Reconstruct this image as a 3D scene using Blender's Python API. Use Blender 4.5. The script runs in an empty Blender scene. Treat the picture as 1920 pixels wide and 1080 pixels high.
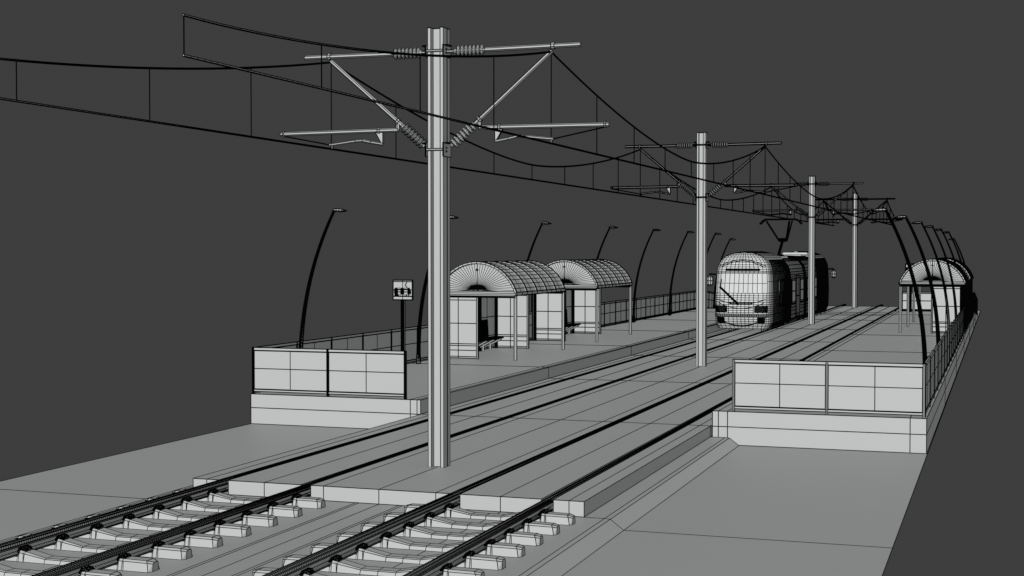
import bpy, math
from mathutils import Vector, Matrix

# ------------------------------------------------------------------ camera, world, sun, exposure
sc = bpy.context.scene
C = sc.collection
EYE = Vector((0.0, 0.0, 3.8))
PITCH = math.atan2(540 - 471.5, 2666.67)
YAW = math.atan((1880 - 960) / 2666.67 * math.cos(PITCH))
cd = bpy.data.cameras.new('camera'); cam = bpy.data.objects.new('camera', cd); C.objects.link(cam)
cd.lens = 50; cd.sensor_width = 36; cd.sensor_fit = 'HORIZONTAL'; cd.clip_start = 0.1; cd.clip_end = 1000
cam.location = EYE; cam.rotation_euler = (math.pi / 2 - PITCH, 0, YAW)
sc.camera = cam

w = bpy.data.worlds.new('World'); sc.world = w; w.use_nodes = True
w.node_tree.nodes['Background'].inputs[0].default_value = (0.0475, 0.0475, 0.0475, 1)
w.node_tree.nodes['Background'].inputs[1].default_value = 1.0

sl = bpy.data.lights.new('sun', 'SUN'); sun = bpy.data.objects.new('sun', sl); C.objects.link(sun)
sl.energy = 2.25; sl.angle = math.radians(0.5); sl.color = (0.97, 1.0, 0.995)
sl.use_shadow = False                      # the photograph's studio light throws no shadows
sun.rotation_euler = Vector((0.18, -0.91, 0.37)).to_track_quat('Z', 'Y').to_euler()
sc.view_settings.view_transform = 'Standard'
try: sc.view_settings.look = 'None'
except Exception: pass
sc.cycles.diffuse_bounces = 0
sc.view_settings.exposure = 0; sc.view_settings.gamma = 1

# ------------------------------------------------------------------ materials
def mat(name, col, rough=0.6, spec=0.35, var=0.0):
    m = bpy.data.materials.new(name); m.use_nodes = True
    nt = m.node_tree; b = nt.nodes['Principled BSDF']
    b.inputs['Roughness'].default_value = rough; b.inputs['Specular IOR Level'].default_value = spec
    if var:
        n = nt.nodes.new('ShaderNodeTexNoise'); n.inputs['Scale'].default_value = 0.6; n.inputs['Detail'].default_value = 3
        g = nt.nodes.new('ShaderNodeTexCoord'); r = nt.nodes.new('ShaderNodeMapRange')
        r.inputs[3].default_value = 1 - var; r.inputs[4].default_value = 1 + var
        mx = nt.nodes.new('ShaderNodeVectorMath'); mx.operation = 'SCALE'; mx.inputs[0].default_value = col
        nt.links.new(g.outputs['Object'], n.inputs['Vector']); nt.links.new(n.outputs[0], r.inputs[0])
        nt.links.new(r.outputs[0], mx.inputs['Scale']); nt.links.new(mx.outputs[0], b.inputs['Base Color'])
    else:
        b.inputs['Base Color'].default_value = (*col, 1)
    return m
CLAY = mat('grey_clay', (0.79, 0.79, 0.79), 0.55, 0.3, 0.012)
CLAY_LIT = mat('clay_lit', (0.95, 0.95, 0.95), 0.55, 0.4, 0.01)  # clay with the tram front's specular brightness put into the base colour
INK = mat('black_line', (0.002, 0.002, 0.002), 0.9, 0.0)

# ------------------------------------------------------------------ mesh builder: clay faces + black edge lines
K = 0.00033        # half width of an edge line per metre along the street
class MB:
    def __init__(s, o=(0, 0, 0)):
        s.o = Vector(o); s.v = []; s.f = []; s.mi = []; s.e = {}
    def hw(s, p, sc_):
        return K * sc_ * max(6.0, 0.945 * (p.y + s.o.y) + 0.326 * abs(p.x + s.o.x))
    def line(s, a, b, sc_=1.0):
        a = Vector(a); b = Vector(b)
        k1 = tuple(round(c, 4) for c in a); k2 = tuple(round(c, 4) for c in b)
        if k1 == k2: return
        s.e[(min(k1, k2), max(k1, k2))] = (a, b, sc_)
    def face(s, pts, mi=0, lines=True, sc_=1.0):
        i = len(s.v); pts = [Vector(p) for p in pts]; s.v += pts
        s.f.append(list(range(i, i + len(pts)))); s.mi.append(mi)
        if lines:
            for j in range(len(pts)): s.line(pts[j], pts[(j + 1) % len(pts)], sc_)
    def grid(s, rows, mi=0, lines=True, closed=False, rl=True, cl=True, sc_=1.0):
        for r in range(len(rows) - 1):
            A, B = rows[r], rows[r + 1]; n = len(A)
            for c in range(n if closed else n - 1):
                d = (c + 1) % n
                s.face([A[c], A[d], B[d], B[c]], mi, False)
                if lines:
                    if rl: s.line(A[c], A[d], sc_); s.line(B[c], B[d], sc_)
                    if cl: s.line(A[c], B[c], sc_); s.line(A[d], B[d], sc_)
    def quad(s, p0, p1, p2, p3, us=(0, 1), vs=(0, 1), mi=0, lines=True, sc_=1.0):
        p0, p1, p2, p3 = map(Vector, (p0, p1, p2, p3))
        s.grid([[p0.lerp(p1, u).lerp(p3.lerp(p2, u), v) for u in us] for v in vs], mi, lines, sc_=sc_)
    def box(s, a, b, xs=(0, 1), ys=(0, 1), zs=(0, 1), mi=0, lines=True, sc_=1.0):
        x0, y0, z0 = a; x1, y1, z1 = b
        q = lambda *k: s.quad(*k, mi=mi, lines=lines, sc_=sc_)
        s.quad((x0, y0, z0), (x1, y0, z0), (x1, y0, z1), (x0, y0, z1), xs, zs, mi, lines, sc_)
        s.quad((x1, y1, z0), (x0, y1, z0), (x0, y1, z1), (x1, y1, z1), [1 - t for t in reversed(xs)], zs, mi, lines, sc_)
        s.quad((x1, y0, z0), (x1, y1, z0), (x1, y1, z1), (x1, y0, z1), ys, zs, mi, lines, sc_)
        s.quad((x0, y1, z0), (x0, y0, z0), (x0, y0, z1), (x0, y1, z1), [1 - t for t in reversed(ys)], zs, mi, lines, sc_)
        s.quad((x0, y0, z1), (x1, y0, z1), (x1, y1, z1), (x0, y1, z1), xs, ys, mi, lines, sc_)
        s.quad((x0, y1, z0), (x1, y1, z0), (x1, y0, z0), (x0, y0, z0), xs, [1 - t for t in reversed(ys)], mi, lines, sc_)
    def tube(s, pts, r, n=8, mi=0, lines=True, rings=True, sc_=1.0, caps=True):
        pts = [Vector(p) for p in pts]; R = r if isinstance(r, (list, tuple)) else [r] * len(pts)
        rows = []; ref = None
        for i, p in enumerate(pts):
            t = (pts[min(i + 1, len(pts) - 1)] - pts[max(i - 1, 0)]).normalized()
            if ref is None: ref = Vector((0, 0, 1)) if abs(t.z) < 0.9 else Vector((0, 1, 0))
            a = t.cross(ref).normalized(); b = t.cross(a).normalized(); ref = a.cross(t)
            rows.append([p + (a * math.cos(2 * math.pi * (k + .5) / n) + b * math.sin(2 * math.pi * (k + .5) / n)) * R[i] for k in range(n)])
        s.grid(rows, mi, lines, closed=True, rl=rings, sc_=sc_)
        if caps:
            s.face(rows[0][::-1], mi, lines, sc_); s.face(rows[-1], mi, lines, sc_)
    def build(s, name, parent=None, mats=None):
        v = list(s.v); f = list(s.f); mi = list(s.mi)
        for a, b, q in s.e.values():
            d = b - a
            if d.length < 1e-5: continue
            d.normalize()
            ref = Vector((0, 0, 1)) if abs(d.z) < 0.9 else Vector((1, 0, 0))
            n1 = d.cross(ref).normalized(); n2 = d.cross(n1)
            i = len(v)
            for p in (a, b):
                h = s.hw(p, q)
                v += [p + n1 * h, p + n2 * h, p - n1 * h, p - n2 * h]
            for k in range(4):
                l = (k + 1) % 4; f.append([i + k, i + l, i + 4 + l, i + 4 + k]); mi.append(1)
        me = bpy.data.meshes.new(name); me.from_pydata([tuple(p) for p in v], [], f)
        for m in (mats or (CLAY, INK)): me.materials.append(m)
        me.polygons.foreach_set('material_index', mi); me.update()
        o = bpy.data.objects.new(name, me); C.objects.link(o)
        if parent is not None: o.parent = parent
        else: o.location = s.o
        return o

def thing(name, label, cat, loc, group=None):
    o = bpy.data.objects.new(name, None); C.objects.link(o); o.location = loc; o.empty_display_size = 0.2
    o['label'] = label; o['category'] = cat
    if group: o['group'] = group
    return o
def tag(o, label, cat, group=None):
    o['label'] = label; o['category'] = cat
    if group: o['group'] = group
    return o
def fr(vals):
    a, b = vals[0], vals[-1]; return [(t - a) / (b - a) for t in vals]
ORD = ['first', 'second', 'third', 'fourth', 'fifth', 'sixth', 'seventh', 'eighth', 'ninth', 'tenth', 'eleventh', 'twelfth']

CX = -9.39                                    # the line of masts
TR = (('left', -11.45), ('right', -7.33))     # track centres
SLAB0, SLAB1 = 20.7, 100.7
PL0, PL1, PZ = 30.6, 85.2, 0.335
BED = -0.24
YL = [0.7, 10.7, 20.7, 30.6, 40.5, 50.5, 60.5, 70.4, 80.4, 90.4, 100.7, 106.0]

# ------------------------------------------------------------------ setting
g = MB()
half = [(-0.0, BED), (0.35, BED), (0.41, BED), (2.06, BED), (3.73, BED), (3.82, BED - .005), (4.03, -0.4), (7.95, -0.4)]
prof = [(CX - x * (1 if x < 7 else .992), z) for x, z in reversed(half)] + [(CX + x, z) for x, z in half[1:]]
g.grid([[(x, y, z) for x, z in prof] for y in YL])
o = g.build('ground'); o['kind'] = 'structure'

s = MB()
for xs in ([-12.79, -12.53, -12.3], [-12.12, -11.45, -10.78], [-10.6, -10.37, -9.39, -8.41, -8.17],
           [-8.0, -7.33, -6.66], [-6.47, -6.22, -5.98]):
    ys = [SLAB0] + YL[3:9] + [86.4, 88.1, 90.4, SLAB1]
    s.box((xs[0], SLAB0, BED + 0.004), (xs[-1], SLAB1, 0), fr(xs), fr(ys))
o = s.build('track_slab'); o['kind'] = 'structure'

def platform(side):
    m = MB()
    if side < 0: xs = [-17.28, -13.07, -12.90, -12.81]
    else: xs = [-5.94, -5.81, -5.61, -1.79, -1.46]
    m.box((xs[0], PL0, -0.395), (xs[-1], PL1, PZ), fr(xs), fr([PL0] + YL[4:9] + [PL1]), fr([-0.395, 0.0, PZ]))
    o = m.build('platform')
    r = MB(); x0, x1 = (-17.28, -15.1) if side < 0 else (-3.6, -1.46)
    y0, y1 = PL1 + .003, PL1 + 10.4
    tp = [[(x, y, PZ - .002 + (-.388 - PZ) * (y - y0) / (y1 - y0)) for x in (x0, (x0 + x1) / 2, x1)] for y in (y0, y0 + 3.5, y0 + 7, y1)]
    r.grid(tp)
    for x in (x0, x1): r.face([(x, y0, -.395), (x, y1, -.395), (x, y1, -.39), (x, y0, PZ - .002)] if x == x1 else [(x, y1, -.395), (x, y0, -.395), (x, y0, PZ - .002), (x, y1, -.39)])
    r.face([(x0, y0, -.395), (x1, y0, -.395), (x1, y0, PZ - .002), (x0, y0, PZ - .002)], lines=False)
    r.build('ramp', o)
    return o
p = platform(-1); tag(p, 'long raised platform on the left carrying the two nearer shelters', 'platform')
p = platform(1); tag(p, 'long raised platform on the right with grey void beyond its outer edge', 'platform')

# ------------------------------------------------------------------ rails
def rail(xc, flip, label):
    m = MB((xc, 0, 0))
    P = [(-.086, -.004, 1), (-.05, -.001, 1), (-.02, -.003, 1), (-.012, -.04, 1), (.018, -.042, 1), (.03, -.006, 1), (.055, -.008, 1), (.06, -.045, 0),
         (.014, -.066, 0), (.010, -.085, 0), (.012, -.135, 1), (.085, -.152, 1), (.088, -.166, 0), (-.088, -.166, 1), (-.085, -.152, 1),
         (-.012, -.135, 0), (-.010, -.085, 0), (-.014, -.066, 0), (-.082, -.045, 1), (-.088, -.02, 1)]
    ys = [9.0]
    while ys[-1] < 104.2:
        y = ys[-1]
        ys.append(y + (0.045 if y < 20.7 else max(0.06, 0.004 * y)))
    n = len(P)
    for r in range(len(ys) - 1):
        for c in range(n):
            d = (c + 1) % n; a, b = P[c], P[d]
            A = (a[0] * flip, ys[r], a[1]); B = (b[0] * flip, ys[r], b[1])
            if r % 12 == 0:
                e = ys[min(r + 12, len(ys) - 1)]
                m.face([A, B, (B[0], e, B[2]), (A[0], e, A[2])], 0, False)
                m.line(A, (A[0], e, A[2]), 1.15 if ys[r] < 20.7 else 1.5)
            deep = ys[r] > 20.8 and a[1] < -.05
            if a[2] and not deep: m.line(A, B, 1.15 if ys[r] < 20.7 else 1.5)
    m.face([(a[0] * flip, 9.0, a[1]) for a in P]); m.face([(a[0] * flip, ys[-1], a[1]) for a in P][::-1])
    o = m.build('rail'); tag(o, label, 'rail', 'running rails of the two tram tracks'); return o
for nm, tx in TR:
    rail(tx - 0.76, 1, 'grooved steel rail, the outer left rail of the left track' if nm == 'left' else 'grooved steel rail of the right track, the one nearer the masts')
    rail(tx + 0.76, -1, 'grooved steel rail of the left track, the one nearer the masts' if nm == 'left' else 'grooved steel rail, the outer right rail of the right track')

# ------------------------------------------------------------------ sleepers
def sleeper(tx, y, label, grp):
    t = thing('sleeper', label, 'sleeper', (tx, y, BED), grp)
    m = MB((tx, y, BED))
    hx = [(0, .062), (.24, .062), (.56, .125), (.64, .14), (.665, .073), (.86, .073), (.875, .14), (.93, .14), (1.27, .135)]
    xs = [(-x, h) for x, h in reversed(hx)] + [(x, h) for x, h in hx[1:]]
    rows = []
    for yy, zf in ((-.13, 0), (-.105, .82), (-.075, 1), (.075, 1), (.105, .82), (.13, 0)):
        row = []
        for x, h in xs:
            ex = 1.0
            if abs(x) > 1.2: ex = 1.0 + (0.04 if zf == 0 else (0.02 if zf < 1 else 0.0))
            row.append((x * ex, yy, h * zf))
        rows.append(row)
    m.grid(rows, sc_=.85)
    for sgn in (-1, 1):
        k = 0 if sgn < 0 else -1
        end = [r[k] for r in rows]
        tip = [Vector((sgn * (1.385 if i in (2, 3) and False else 1.35), e[1] * .55, e[2] * .86)) for i, e in enumerate(end)]
        tip[0].z = tip[-1].z = 0
        for i in range(5):
            q = [end[i], end[i + 1], tip[i + 1], tip[i]]
            m.face(q if sgn > 0 else q[::-1])
        m.face(tip if sgn > 0 else tip[::-1])
    m.build('concrete_beam', t)
    for rx in (-.76, .76):
        for sd in (-1, 1):
            c = MB((tx, y, BED)); x = rx + sd * .115
            for yy in (-.055, 0.0, .055):
                pts = [(x - sd * .05, yy, .115), (x - sd * .01, yy * 1.2, .165), (x + sd * .04, yy * 1.3, .16), (x + sd * .075, yy * 1.0, .125), (x + sd * .03, yy * .7, .10)]
                c.tube(pts, .014, 5, sc_=1.5)
            c.tube([(x + sd * .01, 0, .075), (x + sd * .01, 0, .16)], .018, 6, sc_=.8)
            c.box((x + sd * .01 - .03, -.05, .07), (x + sd * .01 + .03, .05, .092), sc_=.8)
            for dy in (-.03, .03): c.line((x + sd * .08, -.131 + abs(dy) * .1, 0.0), (x + sd * .07, -.108, .12))
            c.build('rail_clip', t)
NS = 12
for nm, tx in TR:
    for i in range(NS):
        y = 20.15 - 0.783 * i
        lab = 'pale concrete sleeper under the %s track, %s from the slab edge' % (nm, ORD[i])
        sleeper(tx, y, lab, 'sleepers under the %s track' % nm)

# ------------------------------------------------------------------ railings
def railing_run(name, p0, p1, n, label, grp, pw=1.0, top=1.465, b0=0.455, b1=1.385):
    p0 = Vector((*p0, PZ)); p1 = Vector((*p1, PZ)); L = (p1 - p0).length; d = (p1 - p0).normalized(); q = Vector((-d.y, d.x, 0))
    if q.y > 0: q = -q
    t = thing(name, label, 'railing', p0, grp)
    st = L / n
    def obx(m, s0, s1, w0, w1, z0, z1, us=(0, 1), vs=(0, 1), sc_=1.0):
        P = lambda a, b, z: d * a + q * b + Vector((0, 0, z - PZ))
        m.quad(P(s0, w1, z0), P(s1, w1, z0), P(s1, w1, z1), P(s0, w1, z1), us, vs, sc_=sc_)
        m.quad(P(s1, w0, z0), P(s0, w0, z0), P(s0, w0, z1), P(s1, w0, z1), us, vs, sc_=sc_)
        m.quad(P(s0, w0, z1), P(s0, w1, z1), P(s1, w1, z1), P(s1, w0, z1), sc_=sc_)
        m.quad(P(s0, w0, z0), P(s1, w0, z0), P(s1, w1, z0), P(s0, w1, z0), sc_=sc_)
        m.quad(P(s0, w0, z0), P(s0, w1, z0), P(s0, w1, z1), P(s0, w0, z1), sc_=sc_)
        m.quad(P(s1, w1, z0), P(s1, w0, z0), P(s1, w0, z1), P(s1, w1, z1), sc_=sc_)
    for i in range(n + 1):
        m = MB(p0); obx(m, i * st - .022, i * st + .022, -.022, .022, PZ, top - .0, sc_=pw)
        m.line(d * (i * st) + q * .024, d * (i * st) + q * .024 + Vector((0, 0, top - PZ)), 1.3 * pw ** 3)
        m.build('post', t)
    for i in range(n):
        m = MB(p0); obx(m, i * st + .03, (i + 1) * st - .03, -.008, .008, b0, b1, (0, .5, 1), (0, .535, 1))
        m.build('panel', t)
    m = MB(p0); obx(m, .022, L - .022, -.018, .018, b1 + .012, top - .003); m.build('top_rail', t)
    m = MB(p0); obx(m, .022, L - .022, -.018, .018, b0 - .06, b0 - .012); m.build('bottom_rail', t)
    return t
G = 'panel railings round the platforms'
railing_run('panel_railing', (-17.24, PL0 + .06), (-13.22, PL0 + .06), 2, 'short panel railing across the near end of the left platform', G, 1.1)
railing_run('panel_railing', (-5.49, PL0 + .06), (-1.52, PL0 + .06), 2, 'short pale panel railing across the near end of the right platform', G, .8)
railing_run('panel_railing', (-17.24, PL0 + .3), (-17.24, PL1 - .3), 27, 'long panel railing along the outer edge of the left platform', G, 1.15)
railing_run('panel_railing', (-1.52, PL0 + .3), (-1.52, PL1 - .3), 27, 'long panel railing along the outer edge of the right platform', G, 1.2)
railing_run('panel_railing', (-5.49, PL1 - .06), (-3.55, PL1 - .06), 1, 'short panel railing at the far end of the right platform, beyond its shelters', G)
for x_, l_ in ((-17.24, 'sloping panel railing down the far ramp on the left, glimpsed beside the tram'), (-1.52, 'sloping panel railing down the far ramp at the right edge')):
    rr = railing_run('panel_railing', (x_, PL1 + .12), (x_, PL1 + 10.3), 5, l_, G, 1.1)
    rr.rotation_euler = (-.069, 0, 0)

# ------------------------------------------------------------------ shelters (mx = +1 left platform, -1 right platform)
def shelter(y0, mx, label, blabel):
    xc = -15.94 if mx > 0 else -2.80
    L = 5.25; a = 1.33; zb = 2.47 - PZ; b = 0.97
    org = (xc, y0, PZ)
    t = thing('tram_shelter', label, 'shelter', org, 'barrel roofed shelters on the platforms')
    X = lambda x: x * mx
    def bx(m, x0, x1, ya, yb, z0, z1, **k):
        x0, x1 = sorted((X(x0), X(x1))); m.box((x0, ya, z0), (x1, yb, z1), **k)
    N = 22; RR = (a * a + b * b) / (2 * b); TH = math.asin(a / RR)
    def arc(r, y, n=N, rb=None):
        return [(X((RR + r - a) * math.sin(TH * (2 * i / n - 1))), y, zb + b - RR + (RR + r - a) * math.cos(TH * (2 * i / n - 1))) for i in range(n + 1)]
    # roof sheet
    m = MB(org); ys = [L * i / 10 for i in range(11)]
    m.grid([arc(a, y) for y in ys]); m.grid([arc(a - .025, y) for y in ys], lines=False)
    for y in (0, L): m.grid([arc(a, y), arc(a - .025, y)], lines=False)
    m.build('roof', t)
    for k in range(6):
        m = MB(org); y = L * k / 5
        m.grid([arc(a + .03, y - .03), arc(a + .03, y + .03)], sc_=1.3)
        m.grid([arc(a - .03, y - .03), arc(a + .03, y - .03)], sc_=.8); m.grid([arc(a + .03, y + .03), arc(a - .03, y + .03)], lines=False)
        m.grid([arc(a - .03, y + .03), arc(a - .03, y - .03)], lines=False)
        m.build('roof_rib', t)
    # fanned gables
    for y, sg in ((0.05, -1), (L - .05, 1)):
        m = MB(org); n = 34; hub = (0, zb + .18)
        out = [(q_[0], q_[2]) for q_ in arc(a - .035, 0, n)]
        inn = [(X(-.10 * math.cos(math.pi * i / n)), hub[1] + .09 * math.sin(math.pi * i / n) - .07) for i in range(n + 1)]
        mid = []
        for i in range(n + 1):
            fx = .8 * inn[i][0] + .2 * out[i][0]; fz = inn[i][1] * .86 + out[i][1] * .14
            mid.append((fx, fz))
        for yy in (y, y + .02):
            m.grid([[(p[0], yy, p[1]) for p in out], [(p[0], yy, p[1]) for p in mid], [(p[0], yy, p[1]) for p in inn]], rl=False, lines=(yy == y) == (sg < 0), sc_=.62 if y0 < 50 else .56)
            m.face([(p[0], yy, p[1]) for p in inn], lines=False)
        yl = y - .002 if sg < 0 else y + .022
        for q in (out,):
            for i in range(n): m.line((q[i][0], yl, q[i][1]), (q[i + 1][0], yl, q[i + 1][1]))
        for i in range(0, n, 1):
            m.line((inn[i][0], yl, inn[i][1]), (0, yl, hub[1] - .07), 1.0)
        m.line((0, yl, zb), (0, yl, zb + b)); m.box((-.02, yl - .03, zb + .72), (.02, yl, zb + .76), sc_=1.5)
        m.build('gable', t)
        m = MB(org)
        bx(m, -a, a, y - .07, y + .05, zb - .10, zb + .05, zs=(0, .3, .65, 1), sc_=.8); m.line((X(-a), y - .07, zb - .12), (X(a), y - .07, zb - .12), 2.5); m.build('gable_beam', t)
    # gutters along both eaves
    for x in (-a, a):
        m = MB(org); bx(m, x - .03, x + .03, 0.0, L, zb - .07, zb + .03, ys=[k / 10 for k in range(11)], sc_=1.3); m.build('gutter', t)
    # front posts and corner posts
    for y in (0.03, L - .03):
        m = MB(org); m.tube([(X(a - .03), y, 0), (X(a - .03), y, zb - .07)], .052, 6, sc_=.75); m.build('post', t)
    for k in range(4):
        m = MB(org); y = .05 + (L - .1) * k / 3
        bx(m, -1.29, -1.20, y - .045, y + .045, 0, zb - .13, sc_=2.4); m.line((X(-1.195), y, 0), (X(-1.195), y, zb - .1), 5); m.build('corner_post', t)
    for y in (0.05, L - .05):
        m = MB(org)
        bx(m, -1.19, -.02, y - .012, y + .012, .03, zb - .14, xs=(0, .46, 1), zs=fr([.03, .08, .28, .43, .49, 1.15, 1.9, zb - .14]))
        m.build('side_panel', t)
        m = MB(org); bx(m, -.02, .03, y - .03, y + .03, 0, zb - .13); m.build('panel_post', t)
    for k in range(3):
        m = MB(org); ya = .05 + (L - .1) * k / 3 + .06; yb = .05 + (L - .1) * (k + 1) / 3 - .06
        bx(m, -1.26, -1.235, ya, yb, .03, zb - .14, ys=(0, .5, 1), zs=fr([.03, .08, .28, .43, .49, 1.15, zb - .14]))
        m.build('back_panel', t)
    # bench
    bo = (xc, y0 + 1.1, PZ)
    bt = thing('bench', blabel, 'bench', bo, 'benches inside the shelters')
    m = MB(bo)
    for i in range(6):
        x = -1.12 + i * .095
        bx(m, x, x + .07, 0, 3.1, .42 + i * .006, .445 + i * .006, ys=[k / 14 for k in range(15)], sc_=1.7)
    m.build('seat', bt)
    m = MB(bo)
    for i in range(7):
        z = .49 + i * .085
        bx(m, -1.20 + .005 * (6 - i), -1.17 + .005 * (6 - i), 0, 3.1, z, z + .055, ys=[k / 14 for k in range(15)], sc_=1.7)
    m.build('backrest', bt)
    for i in range(5):
        y = .1 + i * .72
        m = MB(bo); m.tube([(X(-1.02), y, 0), (X(-1.02), y, .3)], .036, 6, sc_=.5); m.tube([(X(-1.12), y + .02, .15), (X(-.62), y + .02, .42)], .032, 6, sc_=.45)
        m.build('leg', bt)
shelter(42.75, 1, 'barrel roofed shelter on the left platform, the one nearest the camera', 'dark slatted bench in the nearest left shelter')
shelter(52.35, 1, 'barrel roofed shelter on the left platform, second and farther one', 'dark slatted bench in the farther left shelter')
shelter(62.6, -1, 'barrel roofed shelter on the right platform with its gable facing us', 'slatted bench inside the nearer right shelter')
shelter(72.3, -1, 'barrel roofed shelter on the right platform, hidden behind the nearer one', 'slatted bench inside the farther right shelter')

# ------------------------------------------------------------------ platform signs
def sign(x, y, label):
    org = (x, y, PZ); t = thing('tram_stop_sign', label, 'sign', org, 'square tram stop signs')
    m = MB(org); m.box((-.035, -.035, 0), (.035, .035, 2.28), sc_=1.4)
    m.line((0, -.036, 0), (0, -.036, 2.28), 4); m.build('post', t)
    m = MB(org); m.box((-.255, -.02, 2.28), (.255, .02, 2.76), sc_=1.4)
    m.line((0, -.021, 2.28), (0, -.021, 2.76), .8); m.line((-.25, -.021, 2.725), (.25, -.021, 2.725)); m.line((-.25, -.021, 2.53), (.25, -.021, 2.53)); m.line((-.25, -.021, 2.365), (.25, -.021, 2.365), 1.4)
    pn = m.build('sign_panel', t)
    m = MB(org)
    def U(px, py): return ((px - 500) / 580 * .51, 2.76 - (py - 240) / 555 * .48)
    def rc(x0, y0, x1, y1):
        a = U(x0, y0); b = U(x1, y1); m.box((a[0], -.028, b[1]), (b[0], -.0205, a[1]), mi=1, lines=False)
    for r in ((270, 450, 725, 462), (270, 450, 330, 690), (255, 480, 350, 640), (240, 510, 272, 615), (330, 478, 655, 522), (440, 522, 540, 640), (350, 556, 655, 588),
              (345, 638, 650, 650), (330, 640, 385, 692), (295, 672, 620, 692), (605, 650, 640, 700), (645, 458, 722, 640), (252, 470, 362, 688), (430, 470, 548, 640), (712, 500, 735, 520), (725, 520, 742, 610), (668, 640, 705, 690), (452, 450, 530, 480)): rc(*r)
    def ln(p, q):
        a = U(*p); b = U(*q); m.line((a[0], -.025, a[1]), (b[0], -.025, b[1]), 1.1)
    ln((630, 290), (580, 375)); ln((580, 375), (640, 450)); ln((735, 520), (750, 575)); ln((750, 575), (735, 640))
    m.build('tram_pictogram', pn)
sign(-13.9, 32.1, 'square tram pictogram sign on a post at the near end of the left platform')
sign(-4.98, 84.2, 'square tram pictogram sign partly behind the right shelter roof, far away')

# ------------------------------------------------------------------ street lamps
def lamp(x, y, z0, mx, label, ztop=4.83):
    org = (x, y, z0); t = thing('street_lamp', label, 'street lamp', org, 'curved street lamps along the platforms')
    H = ztop - z0; n = 56
    pts = []; R = []
    for i in range(n + 1):
        f = i / n; pts.append((mx * 0.98 * f ** 2.4, 0, H * f)); R.append(.05 - .028 * f)
    m = MB(org); m.tube(pts, R, 8, sc_=1.55 if y < 48 else .85); m.build('pole', t)
    m = MB(org); m.tube([(0, 0, 0), (0, 0, .02), (0, 0, .1), (0, 0, .2), (0, 0, .3), (0, 0, .34)], [.07, .07, .066, .064, .06, .05], 12); m.build('base', t)
    m = MB(org); rows = []
    for k, (u, h, wd) in enumerate(((0, .02, .03), (.04, .045, .06), (.12, .055, .09), (.2, .055, .10), (.27, .04, .085), (.33, .02, .05), (.38, .006, .02))):
        xx = mx * (.95 + u); zc = H + .01 - u * .05
        rows.append([(xx, wd * math.cos(q), zc + (h if math.sin(q) > 0 else h * .55) * math.sin(q)) for q in [2 * math.pi * j / 8 for j in range(8)]])
    m.grid(rows, closed=True); m.face(rows[0][::-1]); m.face(rows[-1]); m.build('lamp_head', t)
LY = [32.63, 40.45, 49.88, 59.4, 67.5, 75.45, 83.2]
for i, y in enumerate(LY):
    lamp(-17.0, y, PZ, 1, 'slender curved street lamp on the left platform, %s from the camera' % ORD[i])
lamp(-17.0, 88.0, 0.12, 1, 'last curved street lamp on the left, standing on the ramp and lower', 4.54)
RY = [36.9, 44.7, 53.5, 62.0, 71.2, 81.2]
for i, y in enumerate(RY):
    lamp(-1.8, y, PZ, -1, 'slender curved street lamp on the right platform, %s from the camera' % ORD[i])
lamp(-1.8, 90.7, -0.07, -1, 'last curved street lamp on the right, standing on the ramp and lower', 4.53)

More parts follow.
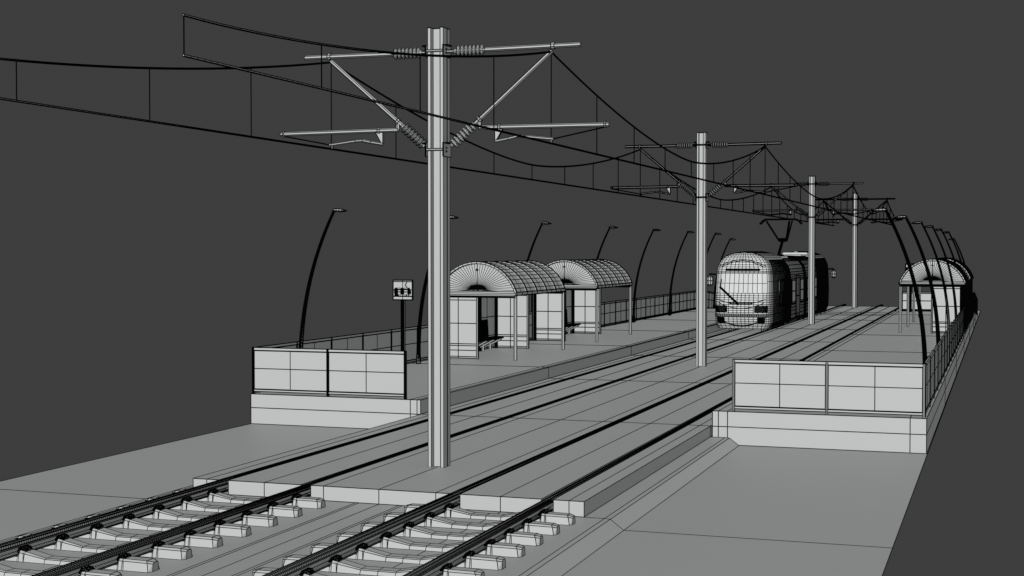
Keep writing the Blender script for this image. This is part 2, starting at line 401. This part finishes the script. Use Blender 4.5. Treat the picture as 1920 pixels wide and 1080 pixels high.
# ------------------------------------------------------------------ catenary masts
def insulator(m, p, q, r=.10, n=7, seg=10):
    p = Vector(p); q = Vector(q); pts = []; R = []
    pts.append(p); R.append(.035)
    for i in range(n):
        for f, rr in ((.18, .045), (.5, r), (.62, r), (.95, .045)):
            pts.append(p.lerp(q, .06 + .88 * (i + f) / n)); R.append(rr)
    pts.append(q); R.append(.035)
    m.tube(pts, R, seg, sc_=.55)
def mast(y, label):
    org = (CX, y, 0); t = thing('catenary_mast', label, 'catenary mast', org, 'catenary masts between the two tracks')
    H = 7.71; m = MB(org); fa = 1.0 if y < 40 else (1.25 if y < 60 else .85); ls = .72 if y < 40 else .55
    w_, d_, ft, wt = .145, .155, .055, .03
    P = [(-w_, -d_), (-w_ + ft, -d_), (-w_ + ft, -wt), (w_ - ft, -wt), (w_ - ft, -d_), (w_, -d_), (w_, d_), (w_ - ft, d_), (w_ - ft, wt), (-w_ + ft, wt), (-w_ + ft, d_), (-w_, d_)]
    m.grid([[(x, yy, 0) for x, yy in P], [(x, yy, H) for x, yy in P]], closed=True, sc_=ls)
    m.line((w_ + .001, .02, 0), (w_ + .001, .02, H), 1.6 if y < 40 else .8)
    m.line((.035, -wt - .001, 0), (.035, -wt - .001, H), ls)
    m.box((-w_, -d_, H - .004), (-w_ + ft, d_, H)); m.box((w_ - ft, -d_, H - .004), (w_, d_, H)); m.box((-w_ + ft, -wt, H - .004), (w_ - ft, wt, H))
    m.build('pole', t)
    yc = -.02
    for zc, hh in ((7.3, .1), (5.58, .12)):
        m = MB(org)
        m.box((w_ + .012, -.21, zc - hh), (w_ + .028, .13, zc + hh)); m.box((-w_ - .028, -.21, zc - hh), (-w_ - .012, .13, zc + hh))
        m.box((-w_ - .10, -.17, zc + hh - .012), (-w_ - .03, 0, zc + hh)); m.box((w_ + .03, -.17, zc + hh - .012), (w_ + .10, 0, zc + hh))
        m.tube([(-w_ - .012, -.19, zc), (w_ + .012, -.19, zc)], .022, 6, sc_=.7)
        for dz in (-.03, .03): m.tube([(w_ + .028, -.1, zc + dz), (w_ + .045, -.1, zc + dz)], .014, 6)
        m.build('clamp', t)
    for s_ in (-1, 1):
        m = MB(org); m.tube([(s_ * .80, yc, 7.3), (s_ * 2.60, yc, 7.31)], .038, 6, sc_=.8 * fa)
        m.tube([(s_ * 2.08, yc, 7.31), (s_ * 2.14, yc, 7.31)], .055, 8); m.build('top_arm', t)
        i_ = MB(org); i_.tube([(s_ * .16, yc, 7.3), (s_ * .33, yc, 7.3)], .03, 6); insulator(i_, (s_ * .3, yc, 7.3), (s_ * .88, yc, 7.3)); i_.build('insulator', t)
        a = Vector((s_ * 2.09, yc, 7.23)); b = Vector((s_ * .22, yc, 5.63)); u = (b - a)
        m = MB(org); m.tube([a, a + u * .76], .034, 6, sc_=.75 * fa); m.tube([a + u * .695, a + u * .715], .05, 8); m.build('strut', t)
        i_ = MB(org); insulator(i_, a + u * .75, a + u * .985); i_.build('insulator', t)
        m = MB(org)
        k = a + u * .705
        m.tube([k, (k.x, yc, 5.955)], .03, 6, sc_=.7); m.tube([(k.x - s_ * .01, yc, 5.955), (s_ * 3.1, yc, 5.94)], .036, 6, sc_=.8 * fa); m.tube([(s_ * 3.02, yc, 5.94), (s_ * 3.05, yc, 5.94)], .05, 8)
        m.tube([(s_ * 1.12, yc, 5.95), (s_ * 1.16, yc, 5.95)], .05, 8)
        m.build('registration_arm', t)
        m = MB(org)
        m.face([(s_ * 1.20, yc - .02, 5.92), (s_ * 1.06, yc - .02, 5.92), (s_ * 1.06, yc - .02, 5.73), (s_ * 1.09, yc - .02, 5.73)])
        m.face([(s_ * 1.09, yc + .02, 5.73), (s_ * 1.06, yc + .02, 5.73), (s_ * 1.06, yc + .02, 5.92), (s_ * 1.20, yc + .02, 5.92)])
        for p1, p2 in (((1.20, 5.92), (1.06, 5.92)), ((1.06, 5.92), (1.06, 5.73)), ((1.09, 5.73), (1.20, 5.92))):
            m.face([(s_ * p1[0], yc - .02, p1[1]), (s_ * p2[0], yc - .02, p2[1]), (s_ * p2[0], yc + .02, p2[1]), (s_ * p1[0], yc + .02, p1[1])])
        m.build('drop_bracket', t)
        m = MB(org); m.tube([(s_ * 1.06, yc, 5.71), (s_ * 1.3, yc, 5.75), (s_ * 1.46, yc, 5.785), (s_ * 1.6, yc, 5.78), (s_ * 2.12, yc, 5.72)], .024, 6, sc_=.7)
        m.tube([(s_ * 3.03, yc, 5.90), (s_ * 2.12, yc, 5.725)], .006, 4); m.tube([(s_ * 2.07, yc, 5.72), (s_ * 2.07, yc, 5.65)], .02, 6)
        m.build('steady_arm', t)
MY = [23.28, 46.45, 75.1, 97.9]
for i, y in enumerate(MY):
    mast(y, ['tall steel mast with double cantilever, nearest the camera', 'tall steel mast with double cantilever just in front of the tram',
             'tall steel mast standing beside the rear half of the tram', 'tall steel mast, farthest from the camera near the end of the slab'][i])

# ------------------------------------------------------------------ overhead wires
def mess_z(y):
    sp = [0.2] + MY + [121.1]
    for a, b in zip(sp, sp[1:]):
        if a <= y <= b:
            tt = abs(y - (a + b) / 2) / ((b - a) / 2); return 6.03 + 1.18 * tt ** 1.65
    return 6.03
def overhead(x, label):
    y0, y1 = 11.72, 104.4
    t = thing('overhead_line', label, 'overhead wire', (x, y0, 5.65), 'overhead lines above the two tracks')
    org = (x, y0, 5.65)
    ys = []; y = y0
    while y < y1: ys.append(y); y += .35
    ys.append(y1); ys = sorted(set(ys + MY))
    m = MB(org); m.tube([(0, y - y0, mess_z(y) - 5.65) for y in ys], .011, 5, sc_=1.1); m.build('messenger_wire', t)
    ys = []; y = y0
    while y < y1: ys.append(y); y += .12 if y < 20 else (.3 if y < 40 else 1.0)
    ys.append(y1)
    m = MB(org); m.tube([(0, y - y0, 0) for y in ys], .012, 5, sc_=1.0); m.build('contact_wire', t)
    ds = [y0 + .01, 14.6, 17.49, 20.38]
    for a, b in zip(MY, MY[1:]):
        n = round((b - a) / 2.89); ds += [a + (b - a) * k / n for k in range(n)]
    ds += [MY[-1], 100.7, 103.6]
    for y in ds:
        m = MB(org); m.tube([(0, y - y0, 0), (0, y - y0, mess_z(y) - 5.65)], .004, 4, sc_=.8); m.build('dropper', t)
overhead(-11.48, 'sagging black overhead wire pair above the left track')
overhead(-7.32, 'sagging black overhead wire pair above the right track')

# ------------------------------------------------------------------ tram
def lerp_tab(tab, z):
    for (a, b), (c, d) in zip(tab, tab[1:]):
        if z <= c: return b + (d - b) * max(0, (z - a)) / (c - a)
    return tab[-1][1]
WS = 1.07
Y0T = [(.22, .30), (.5, .1), (.85, 0), (1.4, .05), (1.75, .12), (2.7, .3), (3.08, .38), (3.4, .48), (3.6, .6), (3.8, .8)]
WT = [(.22, 1.1), (.45, 1.2), (1.5, 1.23), (2.4, 1.21), (3.0, 1.17), (3.25, 1.08), (3.45, .96), (3.6, .78), (3.72, .48), (3.8, .02)]
TO = (-11.45, 65.7, 0.0); TL = 24.4
YJ = 0.85
def nose(u, z, off=0.0):
    w_ = lerp_tab(WT, z) * WS; y0 = lerp_tab(Y0T, z); au = min(1, abs(u))
    return Vector((w_ * u, y0 + (YJ - y0) * (1 - (1 - au ** 7) ** .4545) - off, z))
def tram():
    t = thing('tram', 'articulated tram coming towards us on the left track with raised pantograph', 'tram', TO)
    zs = [.22, .34, .46, .56, .66, .76, .84, .88, .97, 1.06, 1.15, 1.24, 1.34, 1.45, 1.55, 1.65, 1.75, 1.87, 2.4, 2.76, 2.83, 2.88, 2.97, 3.08, 3.18, 3.3, 3.4, 3.5, 3.58, 3.66, 3.72, 3.76, 3.8]
    us = [-1, -.985, -.95, -.88, -.76, -.6, -.44, -.28, -.14, 0, .14, .28, .44, .6, .76, .88, .95, .985, 1]
    def side_pts(z, ys, flip):
        w_ = lerp_tab(WT, z) * WS
        return [(w_ * flip, y, z) for y in ys]
    for back in (False, True):
        T = (lambda p: (p[0], TL - p[1], p[2])) if back else (lambda p: tuple(p))
        m = MB(TO)
        ys = [YJ + .394 * k for k in range(1, 14)]
        rows = []
        for z in zs:
            row = [T(p) for p in reversed(side_pts(z, ys, -1))] + [T(nose(u, z)) for u in us] + [T(p) for p in side_pts(z, ys, 1)]
            rows.append(row if not back else row[::-1])
        m.grid(rows, sc_=.72)
        for s_ in (-1, 1):
            for y in ys:
                for a_, b_ in zip(zs[:-6], zs[1:-6]): m.line(T((s_ * WS * lerp_tab(WT, a_) * 1.003, y, a_)), T((s_ * WS * lerp_tab(WT, b_) * 1.003, y, b_)), 2.0)
        m.face([r for r in rows[0]], lines=False)
        ye = ys[-1]
        endp = [T((s_ * WS * lerp_tab(WT, z), ye, z)) for s_, zz in ((1, zs), (-1, zs[::-1])) for z in zz]
        m.face(endp, lines=False)
        cab = m.build('cab', t, (CLAY_LIT, INK))
        # windscreen, brow, bumper and lights lie proud of the shell
        def patch(name, u0, u1, z0, z1, nu, nv, off, sc_=.8, par=cab):
            q = MB(TO); R = [[T(nose(u0 + (u1 - u0) * i / nu, z0 + (z1 - z0) * j / nv, off)) for i in range(nu + 1)] for j in range(nv + 1)]
            if back: R = [r[::-1] for r in R]
            R2 = [[Vector(p) + Vector((0, (off - .004) * (-1 if back else 1), 0)) for p in r] for r in R]
            q.grid(R, sc_=sc_)
            q.grid([R[0], R2[0]], lines=False); q.grid([R2[-1], R[-1]], lines=False)
            q.grid([[r[0] for r in R], [r[0] for r in R2]], lines=False); q.grid([[r[-1] for r in R2], [r[-1] for r in R]], lines=False)
            return q.build(name, par, (CLAY_LIT, INK))
        patch('windscreen', -.93, .90, 1.86, 2.78, 11, 2, .03, .6)
        patch('brow', -.6, .66, 2.93, 2.98, 8, 1, .05, 1.3)
        patch('bumper', -.97, .97, .80, .90, 24, 2, .07, .9)
        patch('front_trim', -.4, .4, 1.38, 1.43, 6, 1, .04, 1.0)
        for z_, dz, hw_ in ((1.58, -.22, .85), (1.42, -.26, .8), (.78, -.42, .92), (.74, -.42, .86), (3.12, .3, .9), (3.06, .3, .84)):
            q_ = [T(nose(hw_ * i / 12, z_ + dz * (1 - (i / 12) ** 2), .03)) for i in range(-12, 13)]
            lm = MB(TO)
            for a_, b_ in zip(q_, q_[1:]): lm.line(a_, b_, .9)
            lm.build('seam', cab)
        for s_ in (-1, 1):
            patch('headlight', s_ * .5, s_ * .92, 1.0, 1.27, 7, 5, .045, 1.25)
            patch('fog_light', s_ * .6, s_ * .84, .5, .73, 5, 5, .04, 1.2)
            if s_ != (1 if back else -1): continue
            q = MB(TO); z = 2.72
            P = [T(nose(s_ * .985, z)), T((s_ * 1.62, .9, z + .02)), T((s_ * 1.64, .88, z - .12))]
            q.tube(P, .02, 5); mi = q.build('mirror_arm', t)
            q = MB(TO); c = Vector(T((s_ * 1.62, .88, 2.42)))
            q.tube([c + Vector((0, 0, -.24)), c + Vector((0, 0, -.18)), c, c + Vector((0, 0, .18)), c + Vector((0, 0, .24))], [.06, .13, .15, .13, .06], 8)
            q.build('mirror', mi)
        q = MB(TO); q.tube([T(nose(-.74, 2.5, .05)), T(nose(-.76, 2.1, .07))], .012, 4); q.tube([T(nose(-.77, 2.14, .07)), T(nose(-.08, 1.35, .09))], .03, 4, sc_=1.3)
        q.build('wiper', t)
    # saloon modules
    def module(ya, yb, htop, roofscale=1.0):
        m = MB(TO); n = max(4, round((yb - ya) / .36)); ys = [ya + (yb - ya) * i / n for i in range(n + 1)]
        sec = [(.25, 1.14), (.4, 1.22), (.6, 1.23), (.8, 1.235), (.95, 1.235), (1.1, 1.24), (1.3, 1.24), (1.8, 1.235), (2.35, 1.22), (2.5, 1.21), (2.62, 1.2), (2.75, 1.18), (2.9, 1.15), (3.1, 1.07), (3.3, .92), (3.42, .75), (htop, .5)]
        sec = [(z, w_ * WS) for z, w_ in sec]
        ring = [(w_, z) for z, w_ in sec] + [(0, htop + .02)] + [(-w_, z) for z, w_ in reversed(sec)]
        m.grid([[(x, y, z) for x, z in ring] for y in ys], closed=True, sc_=1.1)
        for y in (ya, yb): m.face([(x, y, z) for x, z in ring], lines=False)
        return m.build('saloon', t)
    def bellows(ya, yb):
        m = MB(TO); n = 8; rows = []
        for i in range(n + 1):
            y = ya + (yb - ya) * i / n; k = .975 if i % 2 else 1.0
            rows.append([(x * k * WS, y, .35 + (z - .35) * k) for x, z in ((1.23, .3), (1.25, 1.2), (1.23, 2.4), (1.12, 3.05), (.8, 3.42), (0, 3.53), (-.8, 3.42), (-1.12, 3.05), (-1.23, 2.4), (-1.25, 1.2), (-1.23, .3))])
        m.grid(rows, closed=True, sc_=2.4); m.build('bellows', t)
    bellows(5.98, 6.8); sa = module(6.8, 11.9, 3.54); bellows(11.9, 12.7); sb = module(12.7, 17.6, 3.54); bellows(17.6, 18.42)
    # doors and windows
    for sal, ya, yb in ((sa, 7.0, 11.7), (sb, 12.9, 17.4)):
        for s_ in (-1, 1):
            n = 3; st = (yb - ya) / n
            for i in range(n):
                q = MB(TO); a = ya + i * st + .08; b = a + st - .16
                z0, z1 = (.45, 2.55) if i == 1 else (1.15, 2.4)
                x0, x1 = sorted((s_ * 1.28, s_ * 1.355))
                q.box((x0, a, z0), (x1, b, z1), ys=(0, .12, .45, .55, .88, 1) if i == 1 else (0, .08, .92, 1), zs=(0, .06, .5, .94, 1), sc_=1.3)
                q.build('door' if i == 1 else 'window', sal)
    for ya, yb in ((3.1, 4.2), (4.6, 5.6), (19.4, 20.4), (20.8, 21.9)):
        for s_ in (-1, 1):
            q = MB(TO); x0, x1 = sorted((s_ * 1.28, s_ * 1.35)); q.box((x0, ya, 1.2), (x1, yb, 2.45), ys=(0, .1, .35, .5, .65, .9, 1), zs=(0, .06, .5, .94, 1), sc_=1.4); q.build('side_window', t)
    # roof equipment
    for ya, yb, z0, z1, hw in ((6.3, 9.8, 3.46, 3.55, .8), (14.6, 17.6, 3.55, 3.62, .85), (18.0, 21.0, 3.62, 3.74, .75)):
        q = MB(TO)
        A = [(-hw, ya, z0), (hw, ya, z0), (hw, yb, z0), (-hw, yb, z0)]; B = [(-hw + .08, ya + .1, z1), (hw - .08, ya + .1, z1), (hw - .08, yb - .1, z1), (-hw + .08, yb - .1, z1)]
        for i in range(4): q.face([A[i], A[(i + 1) % 4], B[(i + 1) % 4], B[i]], sc_=.5)
        q.face(B, sc_=.5); q.build('roof_unit', t, (CLAY_LIT, INK))
    # bogies
    for yc in (2.6, 9.3, 15.5, 22.4):
        for s_ in (-1, 1):
            q = MB(TO)
            for dy in (-.85, .85):
                q.tube([(s_ * .70, yc + dy, .31), (s_ * .82, yc + dy, .31)], .31, 16, sc_=.9)
            q.box((min(s_ * .83, s_ * .95), yc - 1.2, .2), (max(s_ * .83, s_ * .95), yc + 1.2, .42)); q.build('bogie', t)
    # pantograph
    py = 12.2
    q = MB(TO)
    q.tube([(0, py - .7, 3.5), (0, py + 1.0, 4.42)], .05, 6, sc_=1.3)
    q.box((-.25, py - 1.0, 3.5), (.25, py - .4, 3.6)); q.build('pantograph_lower_arm', t)
    q = MB(TO); e = (0, py + .1, 4.42)
    q.tube([(-.2, py + .95, 4.4), (.2, py + .95, 4.4)], .05, 6); q.tube([(-.2, py + .95, 4.4), (-.8, py + .3, 5.48)], .03, 5, sc_=1.1)
    q.tube([(.2, py + .95, 4.4), (.46, py + .3, 5.48)], .035, 5, sc_=1.1); q.tube([(.24, py + 1.0, 4.4), (.6, py + .4, 5.48)], .02, 5, sc_=1.1)
    q.tube([(-.17, py + .9, 4.5), (.17, py + .9, 4.5)], .02, 5); q.build('pantograph_upper_arm', t)
    q = MB(TO)
    for dy in (.1, .5):
        q.tube([(-1.12, py + dy, 5.3), (-.95, py + dy, 5.48), (-.8, py + dy, 5.55), (.8, py + dy, 5.55), (.95, py + dy, 5.48), (1.12, py + dy, 5.3)], .022, 5, sc_=1.0)
    q.build('pantograph_head', t)
tram()
